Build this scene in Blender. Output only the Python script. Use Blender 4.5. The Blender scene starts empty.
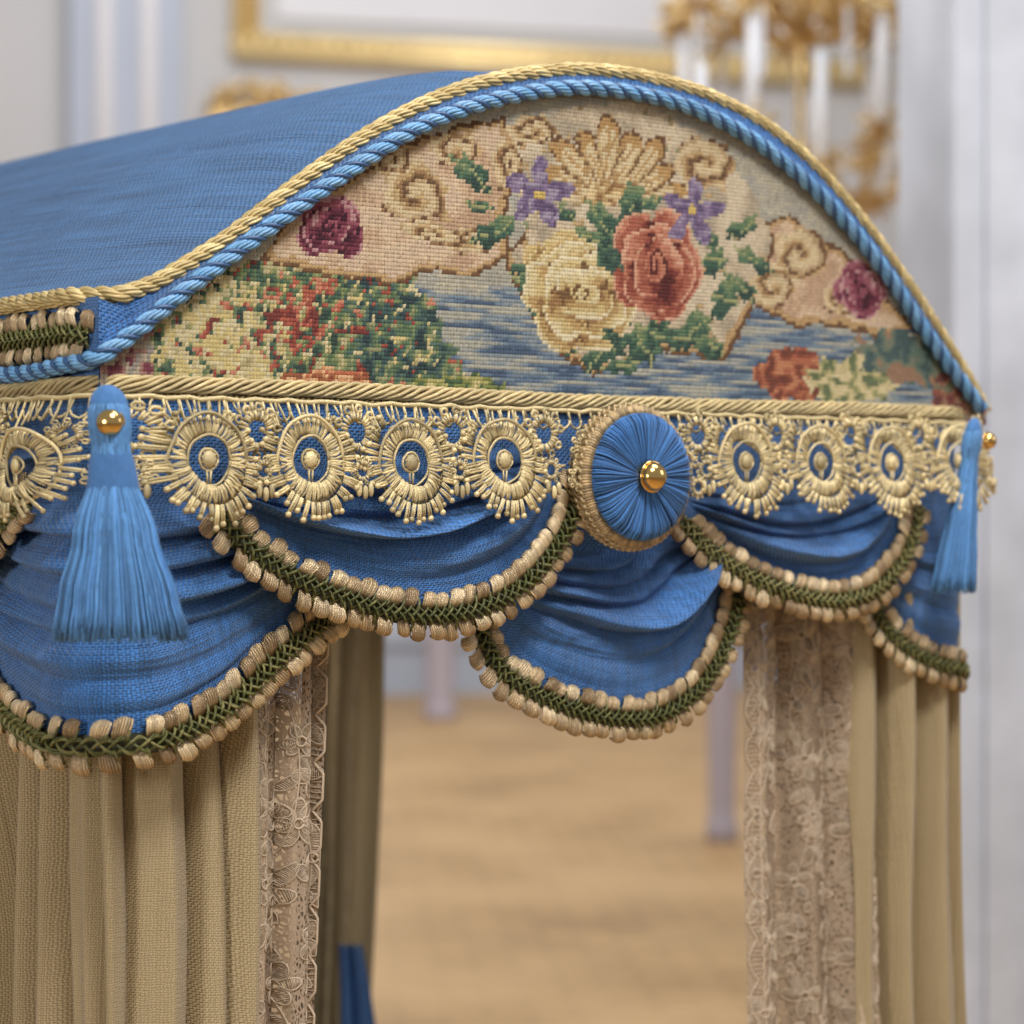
import bpy, math, random
from mathutils import Vector, Matrix, noise
random.seed(4)
pi=math.pi
# ------------------------------------------------------------ camera model
YAW=math.radians(38); SY,CY=math.sin(YAW),math.cos(YAW)
CZ=1.1
Cam=Vector((-.904,-1.667,CZ)); F=Vector((SY,CY,0)); R=Vector((CY,-SY,0)); FP=2453.0
def ray(px,py): return F+R*((px-512)/FP)+Vector((0,0,(512-py)/FP))
def onY(px,py,y=0.0):
    r=ray(px,py); return Cam+r*((y-Cam.y)/r.y)
def onX(px,py,x=0.0):
    r=ray(px,py); return Cam+r*((x-Cam.x)/r.x)
def proj(p):
    d=p-Cam; D=d.dot(F); return 512+FP*d.dot(R)/D, 512-FP*d.z/D
def lin(c):
    o=[]
    for k in c:
        k=k/255.0
        o.append(k/12.92 if k<=.04045 else ((k+.055)/1.055)**2.4)
    return tuple(o)
U=random.uniform
# ------------------------------------------------------------ wrap surface of the canopy frame
RC=.035; X1=.975
def base(a):
    if a<-RC: return 0,-a,-1,0
    if a<RC:
        s=(a+RC)/(2*RC)
        return s*s*RC,(1-s)**2*RC,-math.cos(s*pi/2),-math.sin(s*pi/2)
    if a<=X1-RC: return a,0,0,-1
    if a<X1+RC:
        s=(a-X1+RC)/(2*RC)
        return X1-(1-s)**2*RC, s*s*RC, math.sin(s*pi/2),-math.cos(s*pi/2)
    return X1,a-X1,1,0
def M(a,z,h=0):
    x,y,nx,ny=base(a)
    if a>X1-RC: h=h*(1-.45*min(1,(a-X1+RC)/(2*RC)))
    return Vector((x+nx*h,y+ny*h,CZ+z))
def NM(a):
    x,y,nx,ny=base(a); return Vector((nx,ny,0))
def PA(px,py,h=.0):
    p=onY(px,py,-h)
    if p.x>=-h: return (p.x,p.z-CZ)
    q=onX(px,py,-h); return (-q.y,q.z-CZ)
# ------------------------------------------------------------ curve helpers
def cr(pts,n):
    P=[Vector(p) for p in pts]
    if len(P)==2:
        d=[P[0].lerp(P[1],i/40) for i in range(41)]
    else:
        Q=[P[0]*2-P[1]]+P+[P[-1]*2-P[-2]]
        d=[]
        for i in range(1,len(Q)-2):
            for k in range(12):
                t=k/12
                a,b,c,e=Q[i-1],Q[i],Q[i+1],Q[i+2]
                d.append(.5*((2*b)+(c-a)*t+(2*a-5*b+4*c-e)*t*t+(3*b-a-3*c+e)*t**3))
        d.append(P[-1])
    L=[0]
    for i in range(1,len(d)): L.append(L[-1]+(d[i]-d[i-1]).length)
    out=[];j=0
    for i in range(n):
        s=L[-1]*i/(n-1)
        while j<len(L)-2 and L[j+1]<s: j+=1
        t=(s-L[j])/max(1e-9,L[j+1]-L[j]); out.append(d[j].lerp(d[j+1],min(1,max(0,t))))
    return out
def plen(p): return sum((p[i]-p[i-1]).length for i in range(1,len(p)))
def frames(P,up=None):
    T=[]
    for i in range(len(P)):
        t=P[min(i+1,len(P)-1)]-P[max(i-1,0)]; T.append(t.normalized() if t.length>0 else Vector((0,0,1)))
    n=(up or Vector((.13,-.9,.31))); n=(n-T[0]*n.dot(T[0])).normalized()
    out=[]
    for t in T:
        n=n-t*n.dot(t)
        n=n.normalized() if n.length>1e-6 else t.orthogonal().normalized()
        out.append((t,n,t.cross(n)))
    return out
def sg(x,e): return math.copysign(abs(x)**e,x)
def jit(c,lo=.85,hi=1.12):
    k=random.uniform(lo,hi); return tuple(x*k for x in c)
class MB:
    def __init__(s,col=(.5,.5,.5)): s.v=[];s.f=[];s.c=[];s.col=col
    def tube(s,P,r,n=6,closed=False,col=None,cap=True):
        col=col or s.col; fr=frames(P); b=len(s.v); m=len(P)
        for i,(p,(t,nn,bb)) in enumerate(zip(P,fr)):
            rr=r[i] if isinstance(r,(list,tuple)) else r
            for k in range(n):
                a=2*pi*k/n; s.v.append(p+nn*(math.cos(a)*rr)+bb*(math.sin(a)*rr)); s.c.append(col)
        for i in range(m-1+(1 if closed else 0)):
            i2=(i+1)%m
            for k in range(n):
                k2=(k+1)%n; s.f.append((b+i*n+k,b+i*n+k2,b+i2*n+k2,b+i2*n+k))
        if cap and not closed:
            s.f.append(tuple(b+k for k in range(n))[::-1]); s.f.append(tuple(b+(m-1)*n+k for k in range(n)))
    def ell(s,c,ax,ay,az,nu=10,nv=6,ridge=0,ramp=.1,col=None,sq=1.0,shade=None):
        col=col or s.col; b=len(s.v)
        for j in range(1,nv):
            th=pi*j/nv; ct,st=sg(math.cos(th),sq),abs(math.sin(th))**sq
            for k in range(nu):
                ph=2*pi*k/nu
                rd=math.cos(ph*ridge) if ridge else 0
                q=st*(1+ramp*rd)
                s.v.append(c+ax*ct+ay*(q*sg(math.cos(ph),sq))+az*(q*math.sin(ph)))
                s.c.append(tuple(x*(1+shade*rd) for x in col) if shade else col)
        s.v.append(c+ax); s.c.append(col); s.v.append(c-ax); s.c.append(col)
        for j in range(nv-2):
            for k in range(nu):
                k2=(k+1)%nu; s.f.append((b+j*nu+k,b+j*nu+k2,b+(j+1)*nu+k2,b+(j+1)*nu+k))
        N=b+(nv-1)*nu
        for k in range(nu):
            k2=(k+1)%nu; s.f.append((N,b+k2,b+k)); s.f.append((N+1,b+(nv-2)*nu+k,b+(nv-2)*nu+k2))
    def ball(s,c,r,col=None,n=8): s.ell(c,Vector((r,0,0)),Vector((0,r,0)),Vector((0,0,r)),n,6,col=col)
    def box(s,c,ax,ay,az,col=None):
        col=col or s.col; b=len(s.v)
        for i in (-1,1):
            for j in (-1,1):
                for k in (-1,1): s.v.append(c+ax*i+ay*j+az*k); s.c.append(col)
        for f in ((0,1,3,2),(4,6,7,5),(0,4,5,1),(2,3,7,6),(0,2,6,4),(1,5,7,3)): s.f.append(tuple(b+q for q in f))
    def quadstrip(s,A,B,col=None):
        col=col or s.col; b=len(s.v)
        for p,q in zip(A,B): s.v+= [p,q]; s.c+=[col,col]
        for i in range(len(A)-1): s.f.append((b+2*i,b+2*i+1,b+2*i+3,b+2*i+2))
    def build(s,name,mat,parent=None,smooth=True):
        me=bpy.data.meshes.new(name); me.from_pydata([tuple(p) for p in s.v],[],s.f)
        at=me.color_attributes.new("Col",'FLOAT_COLOR','POINT')
        buf=[]
        for c in s.c: buf+= [c[0],c[1],c[2],1.0]
        at.data.foreach_set("color",buf)
        if smooth: me.polygons.foreach_set("use_smooth",[True]*len(me.polygons))
        me.materials.append(mat); me.update()
        return add(name,me,parent)
def add(name,me,parent=None):
    o=bpy.data.objects.new(name,me); bpy.context.scene.collection.objects.link(o)
    if parent: par(o,parent)
    return o
def par(o,p):
    o.parent=p
    top=p
    while top.parent: top=top.parent
    o.matrix_parent_inverse = Matrix.Translation(-top.location) if p==top else Matrix.Identity(4)
def empty(name,loc,label,cat,group=None):
    o=bpy.data.objects.new(name,None); o.empty_display_size=.05
    bpy.context.scene.collection.objects.link(o)
    o.location=loc; o["label"]=label; o["category"]=cat
    if group: o["group"]=group
    return o
def top(o,label,cat,group=None):
    o["label"]=label; o["category"]=cat
    if group: o["group"]=group
    return o
def grid(name,f,nu,nv,ul,vl,mat,parent=None):
    vs=[];uv=[]
    for j in range(nv+1):
        for i in range(nu+1):
            vs.append(tuple(f(i/nu,j/nv))); uv.append((i/nu*ul,j/nv*vl))
    fs=[(j*(nu+1)+i,j*(nu+1)+i+1,(j+1)*(nu+1)+i+1,(j+1)*(nu+1)+i) for j in range(nv) for i in range(nu)]
    me=bpy.data.meshes.new(name); me.from_pydata(vs,[],fs)
    l=me.uv_layers.new(name="UVMap")
    buf=[]
    for lp_ in me.loops: buf+=list(uv[lp_.vertex_index])
    l.data.foreach_set("uv",buf)
    me.polygons.foreach_set("use_smooth",[True]*len(me.polygons)); me.materials.append(mat); me.update()
    return add(name,me,parent)
# ------------------------------------------------------------ materials
def newmat(name):
    m=bpy.data.materials.new(name); m.use_nodes=True; nt=m.node_tree
    b=nt.nodes["Principled BSDF"]; return m,nt,b
def mth(nt,op,a,b=None):
    n=nt.nodes.new("ShaderNodeMath"); n.operation=op
    for i,x in enumerate((a,b)):
        if x is None: continue
        if isinstance(x,(int,float)): n.inputs[i].default_value=x
        else: nt.links.new(x,n.inputs[i])
    return n.outputs[0]
def mixc(nt,fac,a,b,bt='MIX'):
    n=nt.nodes.new("ShaderNodeMix"); n.data_type='RGBA'; n.blend_type=bt
    for i,x in ((0,fac),(6,a),(7,b)):
        if isinstance(x,(int,float)): n.inputs[i].default_value=x
        elif isinstance(x,tuple): n.inputs[i].default_value=(*x,1)
        else: nt.links.new(x,n.inputs[i])
    return n.outputs[2]
def noi(nt,vec,scale,detail=3):
    n=nt.nodes.new("ShaderNodeTexNoise"); n.inputs["Scale"].default_value=scale; n.inputs["Detail"].default_value=detail
    if vec is not None: nt.links.new(vec,n.inputs["Vector"])
    return n.outputs["Fac"]
def bump(nt,b,h,strength,dist):
    n=nt.nodes.new("ShaderNodeBump"); n.inputs["Strength"].default_value=strength; n.inputs["Distance"].default_value=dist
    nt.links.new(h,n.inputs["Height"]); nt.links.new(n.outputs[0],b.inputs["Normal"])
def weave(name,col,K,dark=.45,rough=.8,sheen=.3,slub=.35,col2=None,strength=.6,spec=.25,rib=1.0):
    m,nt,b=newmat(name)
    tc=nt.nodes.new("ShaderNodeTexCoord"); 
    mp=nt.nodes.new("ShaderNodeMapping"); mp.inputs["Scale"].default_value=(K,K,1)
    nt.links.new(tc.outputs["UV"],mp.inputs[0])
    nz=nt.nodes.new("ShaderNodeTexNoise"); nz.inputs["Scale"].default_value=.18; nz.inputs["Detail"].default_value=4
    nt.links.new(mp.outputs[0],nz.inputs["Vector"])
    va=nt.nodes.new("ShaderNodeVectorMath"); va.operation='MULTIPLY_ADD'
    nt.links.new(nz.outputs["Color"],va.inputs[0]); va.inputs[1].default_value=(1.6,1.6,0); nt.links.new(mp.outputs[0],va.inputs[2])
    sp=nt.nodes.new("ShaderNodeSeparateXYZ"); nt.links.new(va.outputs[0],sp.inputs[0])
    x,y=sp.outputs[0],sp.outputs[1]
    sx=mth(nt,'ABSOLUTE',mth(nt,'SINE',mth(nt,'MULTIPLY',x,pi))); sy=mth(nt,'ABSOLUTE',mth(nt,'SINE',mth(nt,'MULTIPLY',y,pi)))
    par_=mth(nt,'MODULO',mth(nt,'ABSOLUTE',mth(nt,'ADD',mth(nt,'FLOOR',x),mth(nt,'FLOOR',y))),2.0)
    mx=nt.nodes.new("ShaderNodeMix"); mx.data_type='FLOAT'
    nt.links.new(par_,mx.inputs[0]); nt.links.new(sx,mx.inputs[2]); nt.links.new(sy,mx.inputs[3])
    h=mx.outputs[0]
    m2=nt.nodes.new("ShaderNodeMapping"); m2.inputs["Scale"].default_value=(K*.04,K*.9,1); nt.links.new(tc.outputs["UV"],m2.inputs[0])
    n2=noi(nt,m2.outputs[0],1.0,2)
    m3=nt.nodes.new("ShaderNodeMapping"); m3.inputs["Scale"].default_value=(K*.7,K*.02,1); nt.links.new(tc.outputs["UV"],m3.inputs[0])
    n3=noi(nt,m3.outputs[0],1.0,2)
    sl=mth(nt,'ADD',mth(nt,'MULTIPLY',n2,2-rib),mth(nt,'MULTIPLY',n3,rib))
    v=mth(nt,'ADD',mth(nt,'MULTIPLY',h,1-dark),dark)
    v=mth(nt,'MULTIPLY',v,mth(nt,'ADD',mth(nt,'MULTIPLY',sl,slub*1.6),1.25-slub*1.6))
    big=noi(nt,tc.outputs["Object"],7,3)
    c2=col2 or tuple(k*.75 for k in col)
    cc=mixc(nt,big,tuple(k*1.1 for k in col),c2)
    cm=nt.nodes.new("ShaderNodeCombineColor")
    for i in range(3): nt.links.new(v,cm.inputs[i])
    fc=mixc(nt,1.0,cc,cm.outputs[0],'MULTIPLY')
    nt.links.new(fc,b.inputs["Base Color"])
    b.inputs["Roughness"].default_value=rough; b.inputs["Sheen Weight"].default_value=sheen
    b.inputs["Specular IOR Level"].default_value=spec
    bump(nt,b,mth(nt,'ADD',h,mth(nt,'MULTIPLY',sl,.7)),strength,.0012)
    return m
def thread(name,metal=0,rough=.5,fib=900,var=.35,bs=.5,spec=.5,sheen=0):
    m,nt,b=newmat(name)
    at=nt.nodes.new("ShaderNodeVertexColor"); at.layer_name="Col"
    tc=nt.nodes.new("ShaderNodeTexCoord")
    n=noi(nt,tc.outputs["Object"],fib,2); n2=noi(nt,tc.outputs["Object"],fib*.12,2)
    v=mth(nt,'ADD',mth(nt,'MULTIPLY',mth(nt,'ADD',n,n2),var),1-var)
    cm=nt.nodes.new("ShaderNodeCombineColor")
    for i in range(3): nt.links.new(v,cm.inputs[i])
    nt.links.new(mixc(nt,1.0,at.outputs[0],cm.outputs[0],'MULTIPLY'),b.inputs["Base Color"])
    b.inputs["Metallic"].default_value=metal; b.inputs["Roughness"].default_value=rough
    b.inputs["Specular IOR Level"].default_value=spec; b.inputs["Sheen Weight"].default_value=sheen
    bump(nt,b,n,bs,.0012)
    return m
def plain(name,col,rough=.6,metal=0,nscale=4,var=.12,bs=0,det=4):
    m,nt,b=newmat(name); tc=nt.nodes.new("ShaderNodeTexCoord"); n=noi(nt,tc.outputs["Object"],nscale,det)
    nt.links.new(mixc(nt,n,tuple(k*(1+var) for k in col),tuple(k*(1-var) for k in col)),b.inputs["Base Color"])
    b.inputs["Roughness"].default_value=rough; b.inputs["Metallic"].default_value=metal
    if bs: bump(nt,b,n,bs,.01)
    return m
BLUE=weave("blue_linen",(.036,.170,.465),380,dark=.34,slub=.85,strength=1.0,col2=(.027,.135,.395),rough=.6,spec=.35,sheen=.25)
ROOFM=weave("blue_roof_linen",(.050,.145,.32),290,dark=.32,slub=.85,strength=1.0,col2=(.044,.125,.28),sheen=.12,rib=1.3)
TAN=weave("tan_silk",(.42,.325,.185),520,dark=.48,slub=.10,rough=.5,sheen=.2,strength=.5,col2=(.365,.28,.155),rib=1.0)
DARKB=plain("canopy_lining",(.02,.04,.09),.9)
GOLDT=thread("gold_lace_thread",.30,.38,1400,.4,.7,.7)
ROPEG=thread("gold_rope_thread",.2,.34,1500,.3,.5,.7)
ROPEB=thread("blue_rope_thread",0,.30,1500,.25,.4,.8)
BRG=thread("braid_ribbon_thread",.35,.28,1300,.35,.6,.8)
BRN=thread("green_plait_thread",.1,.40,1300,.4,.6,.6)
STI=thread("wool_stitch",0,.9,1100,.3,.5,.15)
TAS=thread("tassel_silk",0,.6,1500,.4,.4,.25,.2)
CLACE=thread("cotton_embroidery",0,.8,1200,.3,.5,.2)
BRASS=plain("polished_brass",(.72,.47,.17),.16,1,30,.05)
# ------------------------------------------------------------ canopy root
canopy=empty("bed_canopy",(0.5,.55,CZ),"miniature blue bed canopy with arched needlework front and gold trims","bed canopy")
GOLD=[(985,412),(962,370),(935,327),(900,274),(862,222),(815,168),(765,126),(710,97),(650,79),(590,71),(540,73),(480,84),(425,104),(370,134),(320,168),(270,206),(225,240),(185,266),(152,285),(118,295)]
BLUEP=[(983,410),(956,374),(926,332),(892,281),(851,228),(806,181),(755,141),(702,112),(650,96),(590,88),(540,91),(487,102),(430,122),(380,150),(330,184),(280,220),(232,255),(192,285),(160,311),(130,336),(102,355)]
gp=[onY(x,y,.006) for x,y in GOLD]; gp=cr(gp,220)
bp=[onY(x,y,-.012) for x,y in BLUEP]; bp=cr(bp,220)
DEP=1.15
rl=plen(gp)
def froof(u,v):
    i=u*219; k=int(i); p=gp[min(k,219)].lerp(gp[min(k+1,219)],i-k)
    y=.004+v*DEP
    e=math.sin(pi*u)
    puff=.034*(1-math.exp(-v*7))*(e**.8 if e>0 else 0)*(.65+.9*u*u)
    w=.007*noise.noise(Vector((u*9,v*1.2,3)))+.0050*noise.noise(Vector((u*34,v*1.0,8)))+.0035*abs(math.sin(u*70+noise.noise(Vector((u*3,v*2,1)))*3))
    return Vector((p.x-.012*(1-math.exp(-v*7))*max(0,u-.5)*2*e,y,p.z-.004+puff+w*min(1,e*2)*min(1,v*10)))
grid("roof_cover",froof,260,90,rl,DEP,ROOFM,canopy)
zL=gp[-1].z
g=MB((.02,.04,.09))
g.box(Vector((.5,DEP/2,CZ+.088)),Vector((.495,0,0)),Vector((0,DEP/2-.01,0)),Vector((0,0,.003)))
g.build("ceiling_lining",DARKB,canopy,False)
grid("side_fascia",lambda u,v:Vector((-.001,.000+u*DEP,zL-.002-(zL-.002-CZ-.092)*v)),60,4,DEP,.07,BLUE,canopy)
def fedge(u,v):
    i=int(u*219); a=gp[i]; b=bp[i]; return Vector((a.x+(b.x-a.x)*v, .004-.010*v, a.z+(b.z-a.z)*v))
grid("front_edge_binding",fedge,219,3,rl,.03,BLUE,canopy)
grid("corner_patch",lambda u,v:Vector((-.002+(bp[-1].x+.062)*u,-.001,(zL-.004-.016*u)*(1-v)+(CZ+.09)*v)),8,8,.06,.07,BLUE,canopy)
def rope(mb,P,Rr,ns,pitch,rs,cols,yarns=6,yn=4):
    L=plen(P); N=int(L/(pitch/16)); P=cr(P,N); fr=frames(P)
    for k in range(ns):
        pts=[]
        for i,(p,(t,a,b)) in enumerate(zip(P,fr)):
            th=2*pi*(L*i/(N-1)/pitch+k/ns); pts.append(p+a*(math.cos(th)*Rr)+b*(math.sin(th)*Rr))
        f2=frames(pts); ry=rs*.36; ro_=rs*.70
        for y in range(yarns):
            q=[]
            for i,(p,(t,a,b)) in enumerate(zip(pts,f2)):
                th=-2*pi*(L*i/(N-1)/(pitch*1.3))+2*pi*y/yarns
                q.append(p+a*(math.cos(th)*ro_)+b*(math.sin(th)*ro_))
            mb.tube(q,ry*1.15,yn,col=jit(cols[k%len(cols)],.84,1.16))
        mb.tube(pts,rs*.72,5,col=tuple(x*.7 for x in cols[k%len(cols)]))
gold_side=[Vector((-.004,.002+DEP*i/30,zL)) for i in range(1,31)]
mb=MB(); rope(mb,gp[::4]+[gp[-1]]+gold_side,.0036,3,.042,.0040,[(.64,.48,.21),(.54,.40,.17),(.68,.53,.25)])
mb.build("gold_rope",ROPEG,canopy)
zb=bp[-1].z-.006
blue_side=[Vector((-.010,.004,zb+.002)),Vector((-.012,.04,zb)),Vector((-.012,.09,zb-.003))]+[Vector((-.012,.09+i*.05,zb-.003)) for i in range(1,21)]
mb=MB(); BP=bp[::4]+[bp[-1]]+blue_side
rope(mb,BP,.0029,2,.040,.0042,[(.13,.32,.56),(.17,.37,.62)],7)
for ph in (0,.5):
    L=plen(BP); N=int(L/.0022); PP=cr(BP,N); fr=frames(PP)
    pts=[p+a*(math.cos(2*pi*(L*i/(N-1)/.040+ph+.25))*.0049)+b*(math.sin(2*pi*(L*i/(N-1)/.040+ph+.25))*.0049) for i,(p,(t,a,b)) in enumerate(zip(PP,fr))]
    mb.tube(pts,.0020,6,col=(.018,.07,.19))
mb.build("blue_rope",ROPEB,canopy)
# ------------------------------------------------------------ needlework panel
def inpoly(x,y,P):
    c=False;n=len(P);j=n-1
    for i in range(n):
        xi,yi=P[i];xj,yj=P[j]
        if (yi>y)!=(yj>y) and x<(xj-xi)*(y-yi)/(yj-yi)+xi: c=not c
        j=i
    return c
def pdist(x,y,P):
    d=1e9
    for i in range(len(P)):
        ax,ay=P[i];bx,by=P[(i+1)%len(P)]; vx,vy=bx-ax,by-ay
        t=max(0,min(1,((x-ax)*vx+(y-ay)*vy)/(vx*vx+vy*vy+1e-9))); d=min(d,math.hypot(x-ax-vx*t,y-ay-vy*t))
    return d
def nn(x,y,s,k=0,sy=None): return noise.noise(Vector((x/s,y/(sy or s),k*7.3)))
def pick(v,pal):
    i=int((v+.55)/1.1*len(pal)); return pal[max(0,min(len(pal)-1,i))]
LS=[(255,262),(290,215),(345,180),(395,148),(440,130),(500,118),(525,165),(500,215),(508,258),(470,281),(430,270),(395,284),(350,279),(300,270)]
CS=[(500,258),(522,232),(512,150),(560,108),(640,103),(705,140),(748,190),(772,240),(764,290),(745,320),(722,360),(650,352),(590,378),(548,348),(518,300)]
RS=[(745,225),(785,215),(840,250),(885,296),(915,332),(880,338),(830,325),(790,328),(745,300)]
def ro(x,y,cx,cy,rx,ry,rot=0):
    dx,dy=x-cx,y-cy; c,s=math.cos(rot),math.sin(rot); X=(dx*c+dy*s)/rx; Y=(-dx*s+dy*c)/ry
    return math.hypot(X,Y),math.atan2(Y,X)
def rose(x,y,cx,cy,rx,ry,pal,rot=0,k=5,rg=0):
    X,Y=(x-cx)/rx,(y-cy)/ry
    X+=rg*nn(x,y,26,61); Y+=rg*nn(x,y,26,62)
    if X*X+Y*Y>1.5: return None
    n=len(pal); r=math.hypot(X,Y); t=math.atan2(Y,X); nz=.20*nn(x,y,8,63)
    if r<.24:
        q=(r/.20-(t+rot)/(2*pi)+.15*math.sin(2*t))%1
        return pal[0] if q<.34 else pal[n//2] if q<.65 else pal[n-2]
    for ring,(cnt,dist,pa,pb) in enumerate(((2,.17,.34,.42),(4,.38,.38,.50),(k,.61,.38,.47))):
        for m_ in range(cnt):
            a=rot+2*pi*(m_/cnt)+ring*.95+.25*math.sin(m_*3+rot*5)
            ds=dist*(1+.10*math.sin(m_*5+ring+rot*9))
            X_,Y_=math.cos(a)*ds,math.sin(a)*ds
            ca,sa=math.cos(a),math.sin(a); ux=(X-X_)*ca+(Y-Y_)*sa; uy=-(X-X_)*sa+(Y-Y_)*ca
            q=math.hypot(ux/pa,uy/pb)
            if q<1:
                v=.46+.46*ux/pa+nz-.12*(abs(uy)/pb)-.06*ring+(.12 if Y<0 else -.08)
                if q>.86: v+= .30 if ux>-.02 else -.5
                return pal[max(0,min(n-1,int(v*n)))]
    return None
LEAF=[(468,172,26,11,.7),(492,232,24,12,-.5),(478,205,12,6,.3),(600,222,24,12,.9),(585,238,20,9,.2),(628,205,12,20,.2),(546,312,24,14,.9),(530,288,20,9,.5),(522,268,14,6,-.4),(596,358,20,11,-.9),(640,345,22,15,1.2),(620,366,18,8,-.2),(740,228,18,8,-.7),(752,262,22,8,.6),(690,332,26,13,-.7),(738,288,20,9,.8),(705,348,16,8,.5),(664,336,24,12,.2),(560,215,14,6,.6),(722,300,11,20,.4),(612,320,16,9,1.1),(610,250,12,18,-.3),(706,238,14,7,.4),(712,262,10,16,.3),(640,205,18,8,-.4),(560,345,14,7,.6),(660,318,14,8,-.5)]
SCR=[(414,196,34,30,1,.6),(388,160,22,14,-1,.2),(470,240,24,15,1,0),(432,236,34,11,-1,.3),(702,165,30,25,-1,0),(797,256,26,28,-1,.6),(770,288,20,22,1,.2),(452,150,26,16,1,.1),(530,132,24,15,1,0),(838,302,20,13,1,.4),(505,165,14,26,1,0)]
def paint(x0,y0):
    j=lambda:(random.random()-.5)
    x=x0+5*nn(x0,y0,16,31)+2*nn(x0,y0,6,33); y=y0+5*nn(x0,y0,16,32)+2*nn(x0,y0,6,34)
    c=pick(nn(x,y,40,1,14)*1.2+j()*.3,[(160,156,144),(174,168,152),(182,174,154),(168,164,154)])
    wl=288+10*nn(x,0,40,2)
    if y0>wl:
        v=nn(x0,y0,60,3,4.5)*1.3+nn(x0,y0,22,4,4)*.5-(y-wl)/420+.20
        c=pick(v,[(70,88,114),(90,110,136),(110,128,146),(130,142,150),(154,156,152),(168,166,154)])
    if x<442+(y-330)*.5+14*nn(x,y,12,5) and y>264+12*nn(x,y,20,6)+max(0,(x-330))*.12:
        v=nn(x,y,17,7)*.8+nn(x,y,7,8)*.9
        rb=math.exp(-((x-292)**2+(y-318)**2)/1500); cb=math.exp(-((x-205)**2+(y-330)**2)/2600)+.8*math.exp(-((x-245)**2+(y-372)**2)/900)
        w=nn(x,y,10,9)+nn(x,y,5,10)*.5
        if x>345: c=pick(v-.05,[(44,62,66),(58,82,82),(74,100,92),(84,108,82),(112,128,90),(150,150,110)])
        else: c=pick(v,[(48,66,60),(64,90,76),(88,110,80),(118,132,88),(150,150,100),(184,172,130)])
        if w*1.1+rb*.8>.5: c=pick(v+j()*.3,[(112,52,50),(148,70,60),(172,90,72),(194,126,100)])
        elif w*-1.1+cb*.85>.45: c=pick(v+.2,[(168,154,108),(198,182,136),(210,196,154),(204,184,124)])
        if x<150: c=pick(v,[(120,60,74),(160,118,108),(176,160,140),(152,144,134)])
    r,t=ro(x,y,325,382,46,13)
    if r<1: c=pick(nn(x,y,8,12)*1.2,[(150,84,58),(202,136,96),(218,170,126),(190,104,76)])
    r,t=ro(x,y,455,388,50,13)
    if r<1+.3*nn(x,y,6,3): c=pick(nn(x,y,9,13)*1.2,[(70,94,66),(124,132,74),(170,164,102),(202,184,130)])
    for P,side in ((LS,0),(RS,2),(CS,1)):
        if inpoly(x,y,P):
            d=pdist(x,y,P)
            c=pick(nn(x,y,26,14+side)*1.3+j()*.2,[(184,152,124),(200,170,140),(210,184,154),(204,178,152)])
            if side==1: 
                c=pick(nn(x,y,24,19)*1.4+j()*.25,[(172,158,136),(190,172,146),(200,182,156),(206,190,164)])
                if nn(x,y,11,77)>.40: c=pick(nn(x,y,7,78),[(130,136,104),(164,144,106),(186,154,110)])
            if d<3.4 and (side!=1 or y>235): c=(104,74,52)
            elif d<8 and (side!=1 or y>255): c=(184,150,106)
    dx,dy=x-606,y0-206; r=math.hypot(dx*.95,dy); t=math.atan2(-dy,dx)
    if .12<t<pi-.12:
        k9=(t/(pi))*9; fr=abs(k9-math.floor(k9)-.5)*2
        R_=(92 if int(k9)%2==0 else 82)*(1-.20*fr**2.2)*(1-.10*abs(t-pi/2))
        if r<R_ and r>24:
            if fr>.84: c=(118,88,62) if r>38 else (150,116,80)
            elif R_-r<4.5: c=(104,74,52)
            elif fr<.16 and r<R_*.85: c=(184,148,98)
            elif R_-r<13: c=(178,140,90)
            else: c=(208,188,150) if fr<.55 else (194,168,124)
            if nn(x0,y0,7,91)>.35: c=(170,138,94)
        elif r<=24: c=pick(nn(x,y,9,40)*1.4,[(140,104,68),(184,152,104),(212,188,142)])
    for cx,cy,rx,ry,s_,rot in SCR:
        r,t=ro(x,y,cx,cy,rx,ry,rot)
        if r<1.0+.12*math.cos(6*t):
            q=(r*1.30-s_*t/(2*pi)+.05*math.sin(7*t))%1
            if q<.15: c=(104,76,56)
            elif q<.28: c=(146,112,78)
            elif q<.46: c=(188,158,114)
            elif q<.84: c=(208,186,148)
            else: c=(182,154,116)
    for cx,cy,rx,ry,rot in LEAF:
        r,t=ro(x,y,cx,cy,rx,ry,rot); 
        if r<1+.2*math.cos(6*t):
            m=abs(math.sin(t))*r
            c=(150,154,108) if m<.11 else pick((y-cy)/ry*.35+nn(x,y,7,20)*.6,[(112,130,94),(84,112,86),(58,86,74),(46,68,64)])
    q=rose(x0,y0,556,258,38,28,[(146,110,68),(176,144,94),(202,174,118),(214,194,144)],.3,5,.15)
    if q: c=q
    q=rose(x0,y0,582,295,58,60,[(112,82,54),(150,114,74),(182,150,98),(204,180,126),(216,198,152),(224,210,174)],1.3,6,.15)
    if q: c=q
    q=rose(x0,y0,655,266,48,62,[(80,36,38),(110,50,46),(140,70,58),(164,92,74),(188,122,98),(208,156,130)],-.5,5,.12)
    if q: c=q
    q=rose(x0,y0,327,226,37,38,[(54,24,38),(80,34,50),(106,46,64),(140,72,88),(180,132,136)],.5,4,.12)
    if q: c=q
    q=rose(x0,y0,858,291,28,31,[(62,28,40),(92,38,56),(122,58,76),(152,88,102),(190,144,146)],-.5,4,.12)
    if q: c=q
    for cx,cy,s in ((536,195,36),(690,213,33)):
        r,t=ro(x,y,cx,cy,s,s*1.1)
        if r<.34+.62*abs(math.cos(2.5*t+.5))**1.5:
            c=(200,172,96) if r<.16 else pick(nn(x,y,7,22)+r*.4-.2,[(92,76,110),(110,94,130),(132,114,146),(152,140,162)])
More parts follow.
